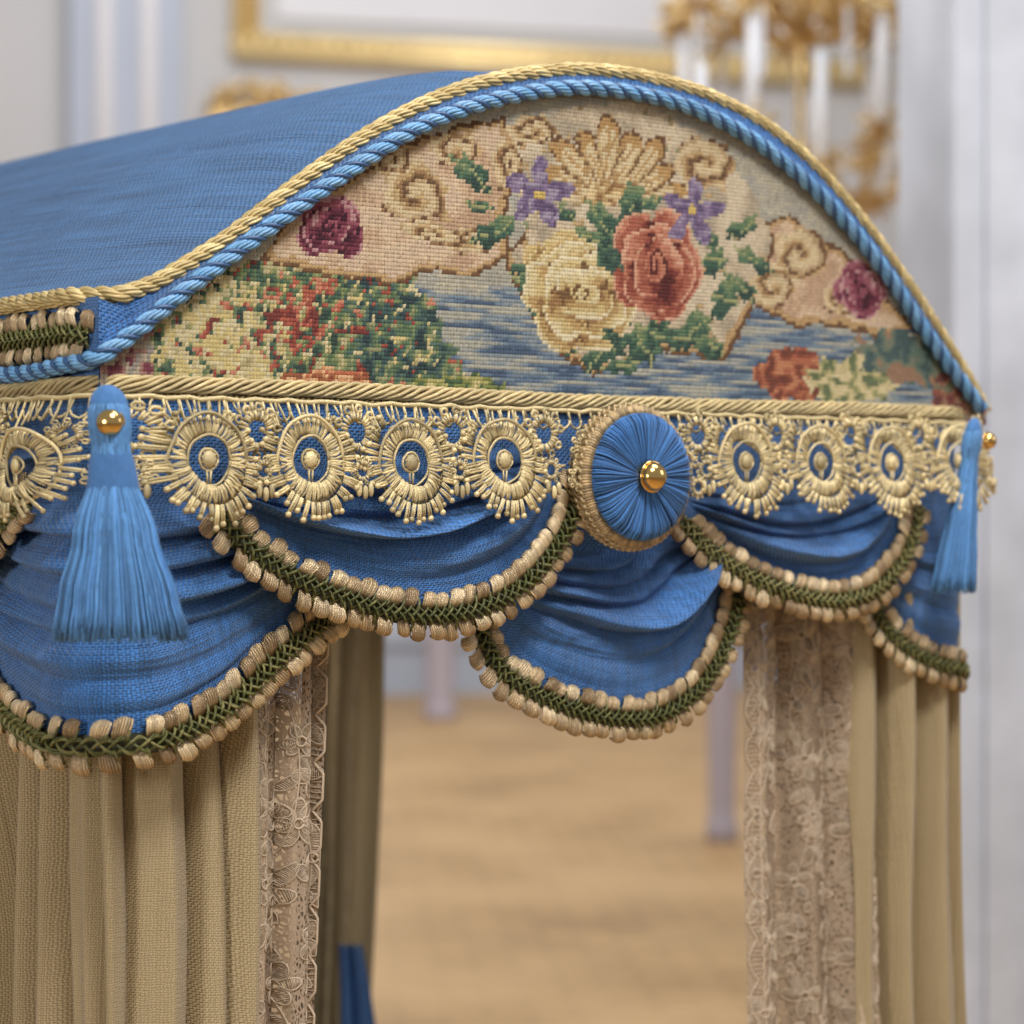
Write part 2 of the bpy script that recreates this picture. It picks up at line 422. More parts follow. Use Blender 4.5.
    for cx,cy,rx,ry,rot in ((606,258,9,18,-.4),(612,342,16,8,.7)):
        r,t=ro(x,y,cx,cy,rx,ry,rot)
        if r<1+.2*math.cos(6*t): c=pick(nn(x,y,6,20),[(84,112,86),(58,84,74),(46,66,62)])
    r,t=ro(x,y,790,375,38,30)
    if r<.75+.25*abs(math.cos(3*t)): c=pick(nn(x,y,9,23)*1.2,[(110,60,50),(142,76,60),(168,98,72),(190,126,92)])
    r,t=ro(x,y,850,380,48,22)
    if r<1+.3*nn(x,y,8,4): c=pick(nn(x,y,9,24)*1.3,[(98,110,80),(150,150,102),(200,184,136),(212,196,152)])
    r,t=ro(x,y,905,360,52,26,.25)
    if r<1+.3*nn(x,y,8,5): c=pick(nn(x,y,12,25)*1.3,[(68,88,90),(90,110,100),(118,122,104),(150,116,94)])
    if x>928 and y>372: c=pick(nn(x,y,9,26)*1.3,[(108,62,60),(144,82,70),(168,124,98),(118,118,94)])
    k=1+.18*j(); c=tuple(q*.88+w_*.12 for q,w_ in zip(c,(160,148,128))); c=lin(c); return tuple(min(1,max(0,q*k*.97)) for q in c)
def archz(x):
    for i in range(219):
        a,b=bp[i],bp[i+1]
        if (a.x-x)*(b.x-x)<=0 and abs(a.x-b.x)>1e-9:
            return a.z+(b.z-a.z)*(x-a.x)/(b.x-a.x)
    return -1
mb=MB(); DX=.0031; DZ=.0034
x=-.002
while x<1.005:
    za=archz(min(max(x,bp[-1].x+.0005),bp[0].x-.0005)); z=CZ+.088
    while z<za:
        p=Vector((x+DX/2,0,z+DZ/2)); u,v=proj(p); c=paint(u,v)
        b=len(mb.v); jx=random.uniform(-.0002,.0002)
        for jj in range(3):
            for ii in range(3):
                hx=(ii-1)*DX*.52; hz=(jj-1)*DZ*.52
                h=(1-.75*abs(ii-1))*(1-.75*abs(jj-1))
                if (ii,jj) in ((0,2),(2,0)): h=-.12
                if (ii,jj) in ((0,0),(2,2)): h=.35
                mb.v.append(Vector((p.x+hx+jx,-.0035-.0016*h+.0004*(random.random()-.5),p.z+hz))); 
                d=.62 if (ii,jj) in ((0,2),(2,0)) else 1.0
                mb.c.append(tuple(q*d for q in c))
        for jj in range(2):
            for ii in range(2):
                o=b+jj*3+ii; mb.f.append((o,o+1,o+4,o+3))
        z+=DZ
    x+=DX
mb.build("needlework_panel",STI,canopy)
# ------------------------------------------------------------ braid
def braid(path,hh,name,parent,w=.0140,pitch=.0152):
    lo=MB(); gr=MB((.075,.095,.022))
    L=plen([Vector((p[0],p[1],0)) for p in path]); P=cr(path,max(60,int(L/.0016)))
    W=[M(p[0],p[1],p[2]+hh) for p in P]; NN=[NM(p[0]) for p in P]
    TT=[(W[min(i+1,len(W)-1)]-W[max(i-1,0)]).normalized() for i in range(len(W))]
    LL=[NN[i].cross(TT[i]).normalized() for i in range(len(W))]
    L=plen(W); n=int(L/pitch)
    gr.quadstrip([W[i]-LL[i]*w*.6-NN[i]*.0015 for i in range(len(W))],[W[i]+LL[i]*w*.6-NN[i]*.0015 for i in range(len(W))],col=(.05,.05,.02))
    for i in range(n):
        for sd in (-1,1):
            s=(i+.5+(.25*sd))/n*(len(W)-1)+random.uniform(-1.2,1.2); k=int(max(0,min(len(W)-1,s))); p=W[k];T=TT[k];N=NN[k];Lt=LL[k]
            q=random.random()
            c=(.54,.395,.225) if q<.45 else (.74,.58,.36) if q<.75 else (.34,.23,.12)
            wd=.0058*U(.85,1.15); ln=U(.90,1.12); ti=U(-.35,.4); lift=U(-.0008,.0022)
            m_=7
            for q_ in range(m_):
                f_=(q_-(m_-1)/2)/((m_-1)/2); off=T*(f_*wd)
                reach=w*(1.42-.14*f_*f_)*ln; sk=T*(.0035+.004*ti)
                hN=.0034*(1-.30*f_*f_)+lift
                pts=[p+Lt*sd*w*.36+off*.7+N*.0012, p+Lt*sd*(w*.36+(reach-w*.36)*.35)+off+sk*.4+N*hN, p+Lt*sd*(w*.36+(reach-w*.36)*.75)+off*1.08+sk*.8+N*(hN+lift*.5), p+Lt*sd*reach+off*1.0+sk+N*(.0010+lift), p+Lt*sd*reach*.96+off*.9+sk-N*.0012]
                lo.tube(pts,.00118,5,col=jit(c,.72,1.2))
            q0=p+Lt*sd*w*.2+T*pitch*.40+N*.004; q1=p+Lt*sd*w*.70+T*pitch*.58+N*.0040; q2=p+Lt*sd*w*1.0+T*pitch*.60+N*.001
            gr.tube([q0,q0.lerp(q1,.5)+N*.001,q1,q2],.0012,5,col=jit((.15,.145,.04),.6,1.1))
    for st in range(3):
        for off in (-.0013,.0,.0013):
            pts=[]
            for i in range(0,len(W),1):
                th=2*pi*(i/(len(W)-1)*L/(pitch*1.7)+st/3)
                tn=math.cos(th)
                pts.append(W[i]+LL[i]*(.0056*math.sin(th)+.0009*noise.noise(Vector((i*.1,st,off*999))))+TT[i]*off*tn+LL[i]*off*.8+NN[i]*(.0052+.0026*math.sin(2*th+.4)))
            gr.tube(pts,.0010,5,col=random.choice([(.11,.115,.025),(.07,.08,.018),(.22,.20,.065)]))
    o=lo.build(name,BRG,parent); gr.build("green_plait",BRN,o if not parent.parent else parent)
    return o
# ------------------------------------------------------------ swags
def swag(path,lift,h0,belly,nf,seed,amp=.016,inset=.02,skew=0,inl=None,slow=6,ulim=1.0):
    P=cr([Vector((p[0],p[1],0)) for p in path],121)
    a0,z0,a1,z1=path[0][0]+(inl if inl is not None else inset),path[0][1]+lift,path[-1][0]-inset,path[-1][1]+lift
    depth=max(z0,z1)-min(p[1] for p in path)
    def hb(u): return h0+belly*max(0,math.sin(pi*u))**.8
    rnd=random.Random(int(seed*10)); cuts=[0]
    while cuts[-1]<1: cuts.append(cuts[-1]+rnd.uniform(.55,1.5)/nf)
    ams=[rnd.uniform(.5,1.2) for _ in cuts]; ph=[rnd.uniform(0,6.28) for _ in cuts]
    def f(u,v):
        i=u*120;k=int(i); b=P[min(k,120)].lerp(P[min(k+1,120)],i-k)
        ta=a0+(a1-a0)*u; tz=z0+(z1-z0)*u
        q=v+skew*(u-.5)*(1-v)+.10*noise.noise(Vector((u*2.4,v*2.0,seed)))
        q=max(0,min(cuts[-1]-.0001,q)); kk=0
        while kk<len(cuts)-2 and cuts[kk+1]<=q: kk+=1
        fr=(q-cuts[kk])/(cuts[kk+1]-cuts[kk])
        s=fr**1.35; prof=math.sin(pi*s)**1.05 if 0<s<1 else 0
        am=ams[kk]*(.6+.4*math.sin(ph[kk]+u*4.2))
        span=max(.02,tz-b.y); vlim=1-.024/span
        env=min(1,v*slow)*min(1,max(0,vlim-v)*5.0)*min(1,max(0.05,(ulim-u)*6) if ulim<1 else 1)
        end=.40+.60*min(1,math.sin(pi*u)*1.7)
        fold=prof*am*env
        e=max(0,1-min(u,1-u)*7)*min(1,max(0,vlim-v)*5)*min(1,v*slow)
        hh=hb(u)*(.25+.75*v)+h0*.2+amp*fold*end+.003*noise.noise(Vector((u*5,v*4,seed+4)))*math.sin(pi*u)*env+.0028*e*math.sin(v*28+seed)
        hh+=.0016*noise.noise(Vector((u*24,v*16,seed)))*env+.0012*noise.noise(Vector((u*6,v*46,seed)))*env
        vv=min(1,v+.040*fold*math.sin(pi*u))
        return M(ta+(b.x-ta)*v, tz+(b.y-tz)*vv, hh)
    o=grid("swag",f,200,180,plen(P)*1.05,depth*1.4,BLUE,canopy)
    N=len(P); bp3=[Vector((P[i].x,P[i].y,hb(i/(N-1))+h0*.2)) for i in range(0,N,4)]
    braid(bp3,.0035,"braid_trim",o)
    return o
def pp(L,h): return [PA(x,y,h) for x,y in L]
A_=[(-.21,-.08),(-.17,-.122),(-.10,-.158),(-.04,-.174),(0,-.177),(.045,-.172),(.097,-.150),(.143,-.116),(.18,-.092),(.207,-.077)]
swag(A_,.095,.012,.012,6.5,1.0,.034,.02,-.10,ulim=.93)
Bp=pp([(218,512),(245,545),(285,575),(335,597),(395,613),(455,612),(505,592),(540,562),(566,525),(580,485)],.038)
swag(Bp,.035,.024,.016,5.5,2.2,.030,slow=3)
Cp=pp([(480,612),(486,645),(508,678),(550,702),(603,717),(650,715),(690,692),(718,655),(736,615),(742,592)],.02)
swag(Cp,.058,.008,.014,6.5,3.9,.036,.03,.5,.09)
Dp=pp([(690,520),(708,545),(742,572),(787,592),(830,601),(870,592),(900,566),(918,535),(926,505)],.038)
swag(Dp,.028,.018,.014,5.5,5.1,.026,slow=2.5)
E_=[(.828,-.085),(.848,-.112),(.872,-.130),(.905,-.145),(.945,-.156),(.975,-.160),(1.02,-.155),(1.08,-.14),(1.14,-.11),(1.18,-.08)]
swag(E_,.085,.005,.004,5.0,6.3,.014)
S_=[(-.055,.015),(-.085,-.006),(-.13,-.033),(-.19,-.058),(-.26,-.075),(-.33,-.078),(-.40,-.06),(-.45,-.025),(-.47,.01)]
swag(S_[::-1],.035,.022,.014,5.0,7.4,.018)
def fback(u,v):
    a=-.6+u*(1.6+.1); zz=.09-v*.135
    return M(a,zz,.005+.003*v+.0025*noise.noise(Vector((a*14,v*3,2))))
grid("valance_backing",fback,260,12,1.7,.14,BLUE,canopy)
def fval(u,v):
    s=u*(DEP-.22)+.18; zz=-.07-.075*abs(math.sin(pi*s/.24))
    return Vector((.982+.006*math.sin(v*14),s,CZ+.09+(zz-.09)*v))
grid("side_valance",fval,160,20,DEP,.2,BLUE,canopy)
sb=[Vector((-.012,zL-CZ-.034,.004))]+[Vector((-.030-i*.03,zL-CZ-.030,.004)) for i in range(0,37)]
braid(sb,.002,"fascia_braid",canopy)
# ------------------------------------------------------------ gold cord heading
mb=MB((.55,.43,.20))
pl=[(a,.098+.0013*math.sin(a*9)) for a in [-.8+i*.02 for i in range(90)]]
P=cr([Vector((a,z,.006)) for a,z in pl],2200)
W=[M(p.x,p.y,p.z) for p in P]; Nn=[NM(p.x) for p in P]; Lw=plen(W)
for st in range(7):
    pts=[]
    for i in range(len(W)):
        th=2*pi*(i/(len(W)-1)*Lw/.075+st/7)
        pts.append(W[i]+Vector((0,0,.0052*math.sin(th)+.0014*noise.noise(Vector((i*.05,st*3,0)))))+Nn[i]*(.004+.0030*math.cos(th)+.0012*noise.noise(Vector((i*.07,st*5,1)))))
    mb.tube(pts,.0019,5,col=jit((.68,.53,.27),.72,1.15))
pts=[W[i]+Vector((0,0,-.0088+.0006*math.sin(i*.9)+.0008*noise.noise(Vector((i*.03,9,0)))))+Nn[i]*(.002+.0008*math.cos(i*.9)) for i in range(len(W))]
mb.tube(pts,.0015,5,col=(.54,.41,.19))
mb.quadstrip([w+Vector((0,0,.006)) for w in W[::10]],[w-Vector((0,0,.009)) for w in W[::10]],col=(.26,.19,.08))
mb.build("gold_cord_heading",GOLDT,canopy)
# ------------------------------------------------------------ guipure lace
mb=MB((.70,.57,.29))
LH=.048
def lp(a,z,h): return M(a,z,h)
def gcol(): return jit((.72,.58,.31),.56,1.22)
def Hz(z): return LH+.014*max(0,min(1,(.05-z)/.06))-.018*max(0,min(1,(z-.055)/.03))
def arc(ca,cz,r,t0,t1,n,h=LH,rz=None,w=0):
    s1,s2=U(0,6),U(0,6); out=[]
    for i in range(n+1):
        t=t0+(t1-t0)*i/n; k=1+w*math.sin(3*t+s1)+w*.6*math.sin(7*t+s2)
        out.append(lp(ca+r*k*math.cos(t),cz+(rz or r)*k*math.sin(t),h))
    return out
def medallion(ca,cz,s=1.0):
    N_=NM(ca); sx=U(.94,1.04); w1=U(0,6); w2=U(0,6)
    n=96
    for i in range(n):
        t=2*pi*i/n+U(-.035,.035); c,sn=math.cos(t),math.sin(t); H=Hz(cz+.024*sn)
        ri=.0172+.0009*math.sin(3*t+w1)+U(-.0005,.0005); re=.0296+.0010*math.sin(4*t+w1)+U(-.0009,.0012); sk=U(-.09,.09)
        c2,s2=math.cos(t+sk),math.sin(t+sk)
        p0=lp(ca+s*ri*c*sx,cz+s*(ri+.001)*sn,H); pm=lp(ca+s*.0230*c*sx,cz+s*.0245*sn,H+.0020+U(-.0005,.0008)); p1=lp(ca+s*re*c2*sx,cz+s*(re+.002)*s2,H+.0004)
        mb.tube([p0,p0.lerp(pm,.5)+N_*.0010,pm,pm.lerp(p1,.5)+N_*.0008,p1],.00108*s,5,col=gcol())
    mb.tube(arc(ca,cz,s*.0170*sx,0,2*pi*.999,30,Hz(cz)+.0004,s*.0180,.02),.0012,5,col=gcol())
    mb.tube(arc(ca,cz,s*.0306*sx,0,2*pi*.999,44,Hz(cz)-.0003,s*.0326,.018),.0016,5,col=gcol())
    m=35
    for i in range(m):
        t=-pi/2+(i-(m-1)/2)*(290/(m-1))*pi/180+U(-.025,.025); 
        fe=(1-.06*abs((i-(m-1)/2)/(m/2)))*(1+.03*math.sin(3*t+w2))
        e=s*(.0440 if i%2 else .0412)*U(.95,1.05)*fe; sw=U(-.05,.05)
        H=Hz(cz+e*math.sin(t))
        P0=lp(ca+s*.0295*math.cos(t),cz+s*.0315*math.sin(t),H); P1=lp(ca+e*math.cos(t+sw),cz+e*math.sin(t+sw)*1.03,H+U(-.0014,.0014))
        D_=(P1-P0).normalized(); Sd=N_.cross(D_).normalized()*.0010*s
        for q in (-1,1): mb.tube([P0+Sd*q*.7,P0.lerp(P1,.5)+N_*.0005+Sd*q,P1+Sd*q*.9],.0012*s,4,col=gcol())
        mb.ball(P1,.0025*s,col=gcol(),n=6)
    H=Hz(cz); T=(lp(ca+.001,cz,H)-lp(ca-.001,cz,H)).normalized()
    mb.ell(lp(ca,cz+.0005,H+.0002),N_*.0034,T*.0062*s,Vector((0,0,.0064*s)),20,6,9,.12,col=gcol())
    mb.tube(arc(ca,cz+.0005,.0076*s,0,2*pi*.999,16,H-.0003,None,.04),.0012,4,col=gcol())
    for d in (-.0018,.0018): mb.tube([lp(ca+d*.7,cz-.0175*s,H),lp(ca+d,cz-.0075*s,H+.0004)],.0011,4,col=gcol())
def rosette_small(ca,cz,s):
    H=Hz(cz); N_=NM(ca); n=26
    for i in range(n):
        t=2*pi*i/n+U(-.08,.08); c,sn=math.cos(t),math.sin(t)
        p0=lp(ca+s*.0070*c,cz+s*.0074*sn,H); p1=lp(ca+s*(.0125+U(-.0008,.0008))*c,cz+s*.0130*sn,H)
        mb.tube([p0,p0.lerp(p1,.5)+N_*.0015,p1],.0012*s,4,col=gcol())
    for i in range(10):
        t=2*pi*i/10+.2+U(-.12,.12)
        mb.tube(arc(ca+s*.0148*math.cos(t),cz+s*.0153*math.sin(t),.0024*s,0,2*pi*.95,6,H),.0013*s,4,col=gcol())
cent=[-.415,-.32,-.225,-.13,-.036,.067,.159,.254,.352,.627,.7236,.821,.915]
def czof(a): return .037+.014*max(0,min(1,a))
for a in cent: medallion(a+U(-.002,.002),czof(a)+U(-.0025,.0025),((1.08 if a<.5 else 1.06) if a>0 else .88)*U(.97,1.03))
mid=[-.368,-.272,-.178,-.085,.018,.113,.2065,.303,.400,.578,.675,.772,.868,.955]
def link(a0,z0,a1,z1,r=.0012): 
    am,zm=(a0+a1)/2,(z0+z1)/2
    mb.tube([lp(a0,z0,Hz(z0)-.001),lp(am+U(-.001,.001),zm+U(-.0015,.0015),Hz(zm)),lp(a1,z1,Hz(z1)-.001)],r,4,col=gcol())
for a in mid:
    z=czof(a)+.024
    rosette_small(a,z,1.25)
    rosette_small(a,z-.031,.66)
    for q in (-1,0,1):
        zz=z-.046-.003*(q==0)+U(-.001,.001); p=lp(a+q*.0056,zz,Hz(zz)); mb.ell(p,Vector((.0,0,.0058)),(lp(a+.001,0,0)-lp(a-.001,0,0)).normalized()*.0028,NM(a)*.0022,10,5,5,.2,col=gcol())
    for sd in (-1,1):
        link(a+sd*.026,z+.004,a+sd*.018,z+.003); link(a+sd*.017,z-.027,a+sd*.008,z-.029)
        link(a+sd*.010,z+.014,a+sd*.014,.088); link(a+sd*.003,z+.016,a+sd*.004,.088)
for a,z,s in ((.012,.024,.8),(-.01,.058,.7),(.44,.055,.9),(.43,.03,.7),(.557,.045,.7),(.565,.022,.6)):
    rosette_small(a,z,s)
for a in cent:
    for q in range(-3,4):
        z1=czof(a)+.033*math.sqrt(max(0,1-(q*.0075/.033)**2)); link(a+q*.0075,z1,a+q*.009+U(-.003,.003),.088,.0013)
P=[lp(-.5+i*.01,.0875-.0009*math.sin(i*2.0)+U(-.0006,.0006),Hz(.088)) for i in range(147)]
mb.tube(P,.0022,6,col=(.68,.54,.28))
a=-.5
while a<.965:
    mb.tube(arc(a,.0790,.0062,pi,2*pi,8,Hz(.079),.0075,.06),.0013,4,col=gcol())
    mb.tube([lp(a-.0062,.079,Hz(.079)),lp(a-.0062,.088,Hz(.088))],.0013,4,col=gcol())
    a+=.0124+U(-.0012,.0012)
mb.build("lace_trim",GOLDT,canopy)
# ------------------------------------------------------------ rosette
YO=-.014
rc=onY(630,477,-.034+YO); rc=Vector((rc.x,0,rc.z))
ros=bpy.data.objects.new("rosette",None); bpy.context.scene.collection.objects.link(ros); ros.parent=canopy; ros.matrix_parent_inverse=Matrix.Translation(-canopy.location)
def V3(x,y,z): return Vector((x,y+YO,z))
def circ(r,y,n=72): return [V3(rc.x+r*math.cos(2*pi*i/n),y,rc.z+r*math.sin(2*pi*i/n)) for i in range(n)]
rim=MB((.42,.30,.14))
n=150
for i in range(n):
    t=2*pi*i/n; c,s=math.cos(t),math.sin(t); t2=t+.12; c2,s2=math.cos(t2),math.sin(t2); e_=U(-.0010,.0012)
    pts=[V3(rc.x+.056*c,-.022,rc.z+.056*s),V3(rc.x+(.0605+e_)*c,-.028,rc.z+(.0605+e_)*s),V3(rc.x+(.0618+e_)*c2,-.037,rc.z+(.0618+e_)*s2),V3(rc.x+.0600*c2,-.045,rc.z+.0600*s2),V3(rc.x+.054*c2,-.047,rc.z+.054*s2)]
    rim.tube(pts,.0016,5,col=jit((.40,.28,.14),.55,1.4))
for yy,rr in ((-.026,.0610),(-.041,.0618),(-.034,.0630)):
    pts=[]
    for i in range(300):
        t=2*pi*i/300; q=rr+.0014*math.sin(i*1.3)+U(-.0004,.0004); pts.append(V3(rc.x+q*math.cos(t),yy+.0012*math.cos(i*1.3),rc.z+q*math.sin(t)))
    rim.tube(pts,.0014,6,closed=True,col=(.50,.37,.19))
rim.build("rim",BRG,ros)
dsc=MB((.05,.17,.42))
n=280
for i in range(n):
    t=2*pi*i/n; c,s=math.cos(t),math.sin(t); tw=U(-.018,.018); ce,se=math.cos(t+tw),math.sin(t+tw)
    ph=(i/n*18+.2*math.sin(i))%1
    k=U(.45,1.35)*(.55 if ph<.08 else 1); lf=U(-.0006,.0012)
    pts=[]
    for q in range(8):
        f_=q/7; r=.010+(.0545-.010)*f_; cc_,ss_=c+(ce-c)*f_,s+(se-s)*f_
        pts.append(V3(rc.x+r*cc_,-.0545-.0014*math.sin(pi*f_)-lf-.0012*math.sin(pi*ph)-(.0 if q<7 else -.004),rc.z+r*ss_))
    pts.append(V3(rc.x+.0545*ce,-.042,rc.z+.0545*se))
    dsc.tube(pts,[.0005+.0003*q/7 for q in range(8)]+[.0009],5,col=(.05*k,.17*k,.43*k))
for yy,rr in ((-.0535,.050),(-.044,.053)):
    b=len(dsc.v); cc=circ(rr,yy)
    dsc.v+=cc+[V3(rc.x,yy,rc.z)]; dsc.c+=[(.015,.06,.20)]*(len(cc)+1)
    for i in range(72): dsc.f.append((b+i,b+(i+1)%72,b+72))
dsc.build("wound_disc",TAS,ros)
bt=MB((.72,.47,.17))
bc=V3(rc.x,-.064,rc.z)
bt.ell(bc+Vector((0,-.002,0)),Vector((0,.009,0)),Vector((.0122,0,0)),Vector((0,0,.0122)),28,14)
bt.tube(circ(.0127,-.0635,40),.0015,8,closed=True)
bt.tube([V3(rc.x,-.064,rc.z),V3(rc.x,-.050,rc.z)],.009,12)
bt.build("button",BRASS,ros)
# ------------------------------------------------------------ tassels
def tassel(topp,bot,prof,flat,n,bead,beadr,fr):
    fr=fr.normalized(); side=Vector((0,0,1)).cross(fr).normalized()
    def rad(t):
        for (t0,r0),(t1,r1) in zip(prof,prof[1:]):
            if t<=t1:
                k=(t-t0)/(t1-t0); k=k*k*(3-2*k); return r0+(r1-r0)*k
        return prof[-1][1]
    tm=MB()
    for i in range(n):
        th=2*pi*i/n+U(-.05,.05); dr=random.choice((1.04,1,.95,.88)); end=1+U(-.04,.035); wv=U(-1,1); w2=U(-1,1)
        pts=[]
        for q in range(15):
            t=q/14*end; r=rad(t)*(dr if t>.25 else 1)*(1 if t<.3 else 1+.07*wv*(t-.3))
            th2=th+.06*wv*max(0,t-.3)
            pts.append(topp.lerp(bot,t)+side*(math.cos(th2)*r)+fr*(math.sin(th2)*r*flat)+side*.0011*w2*math.sin(t*6+wv)*max(0,t-.35)+fr*.003*wv*max(0,t-.4))
        tm.tube(pts,[.0009]*4+[.00056]*11,4,col=jit((.095,.255,.53),.42,1.55))
    c=topp.lerp(bot,.06); tm.ell(c,(bot-topp)*.10,side*rad(.08)*.97,fr*rad(.08)*flat*.97,16,10,col=(.06,.18,.42))
    tm.ell(topp.lerp(bot,.55),(bot-topp)*.44,side*rad(.55)*.75,fr*rad(.55)*flat*.75,16,10,col=(.05,.15,.36))
    for k in range(3):
        t=.255+k*.007; c=topp.lerp(bot,t); r=rad(t)*1.01
        tm.tube([c+side*(math.cos(2*pi*i/24)*r)+fr*(math.sin(2*pi*i/24)*r*flat)+Vector((0,0,.0008*math.sin(i+k))) for i in range(24)],.0008,5,closed=True,col=jit((.12,.30,.60)))
    o=tm.build("tassel",TAS,canopy)
    b=MB(); b.ell(bead,fr*beadr*.8,side*beadr,Vector((0,0,beadr)),20,10)
    b.tube([bead-fr*beadr*.3+side*(math.cos(2*pi*i/28)*beadr*1.02)+Vector((0,0,math.sin(2*pi*i/28)*beadr*1.02)) for i in range(28)],.0011,6,closed=True)
    b.build("bead",BRASS,o)
def at(px,py,D): return Cam+ray(px,py)*D
fd=-F
tassel(at(108,394,1.775),at(121,634,1.76),[(0,.009),(.05,.0150),(.14,.0150),(.24,.0130),(.30,.0140),(.6,.029),(.85,.040),(1,.045)],.55,1000,at(112,423,1.775)+fd*.0105,.0098,fd)
tassel(at(974,424,2.40),at(953,588,2.39),[(0,.007),(.06,.0115),(.14,.012),(.24,.010),(.32,.0125),(.6,.018),(.85,.023),(1,.025)],.7,450,at(988,441,2.39)+fd*.008,.0080,(R*.8-F*.6))
# ------------------------------------------------------------ curtains
def netmat():
    m,nt,b=newmat("cotton_net")
    tc=nt.nodes.new("ShaderNodeTexCoord")
    n=nt.nodes.new("ShaderNodeTexVoronoi"); n.feature='DISTANCE_TO_EDGE'; n.inputs["Scale"].default_value=200; nt.links.new(tc.outputs["UV"],n.inputs["Vector"])
    net=mth(nt,'LESS_THAN',n.outputs["Distance"],.20)
    al=mth(nt,'ADD',mth(nt,'MULTIPLY',net,.62),.26)
    nt.links.new(mixc(nt,net,(.27,.195,.13),(.46,.345,.245)),b.inputs["Base Color"])
    nt.links.new(al,b.inputs["Alpha"]); b.inputs["Roughness"].default_value=.8
    bump(nt,b,noi(nt,tc.outputs["UV"],300),.6,.002)
    return m
NET=netmat()
def curtain_f(tp,bt_,zt,zb,npl,amp,seed):
    Tp=cr([Vector((*p,0)) for p in tp],300); Bt=cr([Vector((*p,0)) for p in bt_],300)
    def nrm(P,k):
        t=P[min(k+1,299)]-P[max(k-1,0)]; t.normalize(); return Vector((t.y,-t.x,0))
    rnd=random.Random(int(seed*100)); cuts=[-.3/npl]
    while cuts[-1]<1.02: cuts.append(cuts[-1]+rnd.uniform(.6,1.4)/npl)
    ams=[rnd.uniform(.65,1.2) for _ in cuts]; ph=[rnd.uniform(0,6.28) for _ in cuts]; sk=[rnd.uniform(.8,1.35) for _ in cuts]
    def f(u,v):
        k=int(max(0,min(1,u))*299); p=Tp[k].lerp(Bt[k],v); nm=nrm(Tp,k).lerp(nrm(Bt,k),v).normalized()
        q=u+.035*noise.noise(Vector((u*4,v*3.0,seed)))+.018*math.sin(v*4.5+u*6+seed)
        q=max(cuts[0],min(cuts[-1]-1e-5,q)); kk=0
        while kk<len(cuts)-2 and cuts[kk+1]<=q: kk+=1
        fr=(q-cuts[kk])/(cuts[kk+1]-cuts[kk]); s=max(0,min(1,fr))**sk[kk]
        w=(math.sin(pi*s))**.85*ams[kk]*(.85+.2*math.sin(ph[kk]+v*4)) if 0<s<1 else 0
        w+=.03*math.sin(q*2*pi*npl*2.7+seed)+.08*noise.noise(Vector((u*9,v*4.5,seed)))
        am=amp*(.8+.4*v)
        tp_=Bt[min(299,k+1)]-Bt[max(0,k-1)]; tp_=tp_.normalized() if tp_.length>0 else tp_
        qq=p+nm*am*(w*2.0-1.6)+tp_*am*.22*(-math.cos(pi*s))
        return Vector((qq.x,qq.y,zt+(zb-zt)*v))
    return f,plen(Tp)
ZT=CZ+.03
def cobj(name,tp,bt_,zt,zb,npl,amp,seed,mat,label="",cat="curtain",group=None):
    f,L=curtain_f(tp,bt_,zt,zb,npl,amp,seed)
    o=grid(name,f,620,130,L*2.4,zt-zb,mat); top(o,label,cat,group); return o,f,L
GR="tan curtains hanging from the canopy"
cobj("bed_curtain",[(.015,.30),(.010,.15),(.012,.03),(.04,.008),(.11,.010),(.165,.015)],[(-.01,.32),(-.015,.15),(-.01,.01),(.04,-.007),(.10,-.005),(.150,.0)],ZT,.02,10.5,.030,3.6,TAN,label="pleated tan silk bed curtain gathered around the near corner post",group=GR)
cobj("bed_curtain",[(.825,.02),(.88,.01),(.93,.008),(.985,.01),(.995,.08),(.985,.25)],[(.845,.01),(.91,.0),(.97,.0),(1.040,.0),(1.05,.08),(1.02,.25)],ZT,.02,8.5,.027,5.3,TAN,label="pleated tan silk bed curtain beside a beige lace panel",group=GR)
cobj("bed_curtain",[(.975,1.00),(.97,1.04),(.985,1.10),(.95,1.13)],[(.955,1.03),(.955,1.07),(.95,1.15),(.90,1.17)],CZ+.08,.02,5,.022,2.1,TAN,label="shaded tan bed curtain on the rear post under the canopy",group=GR)
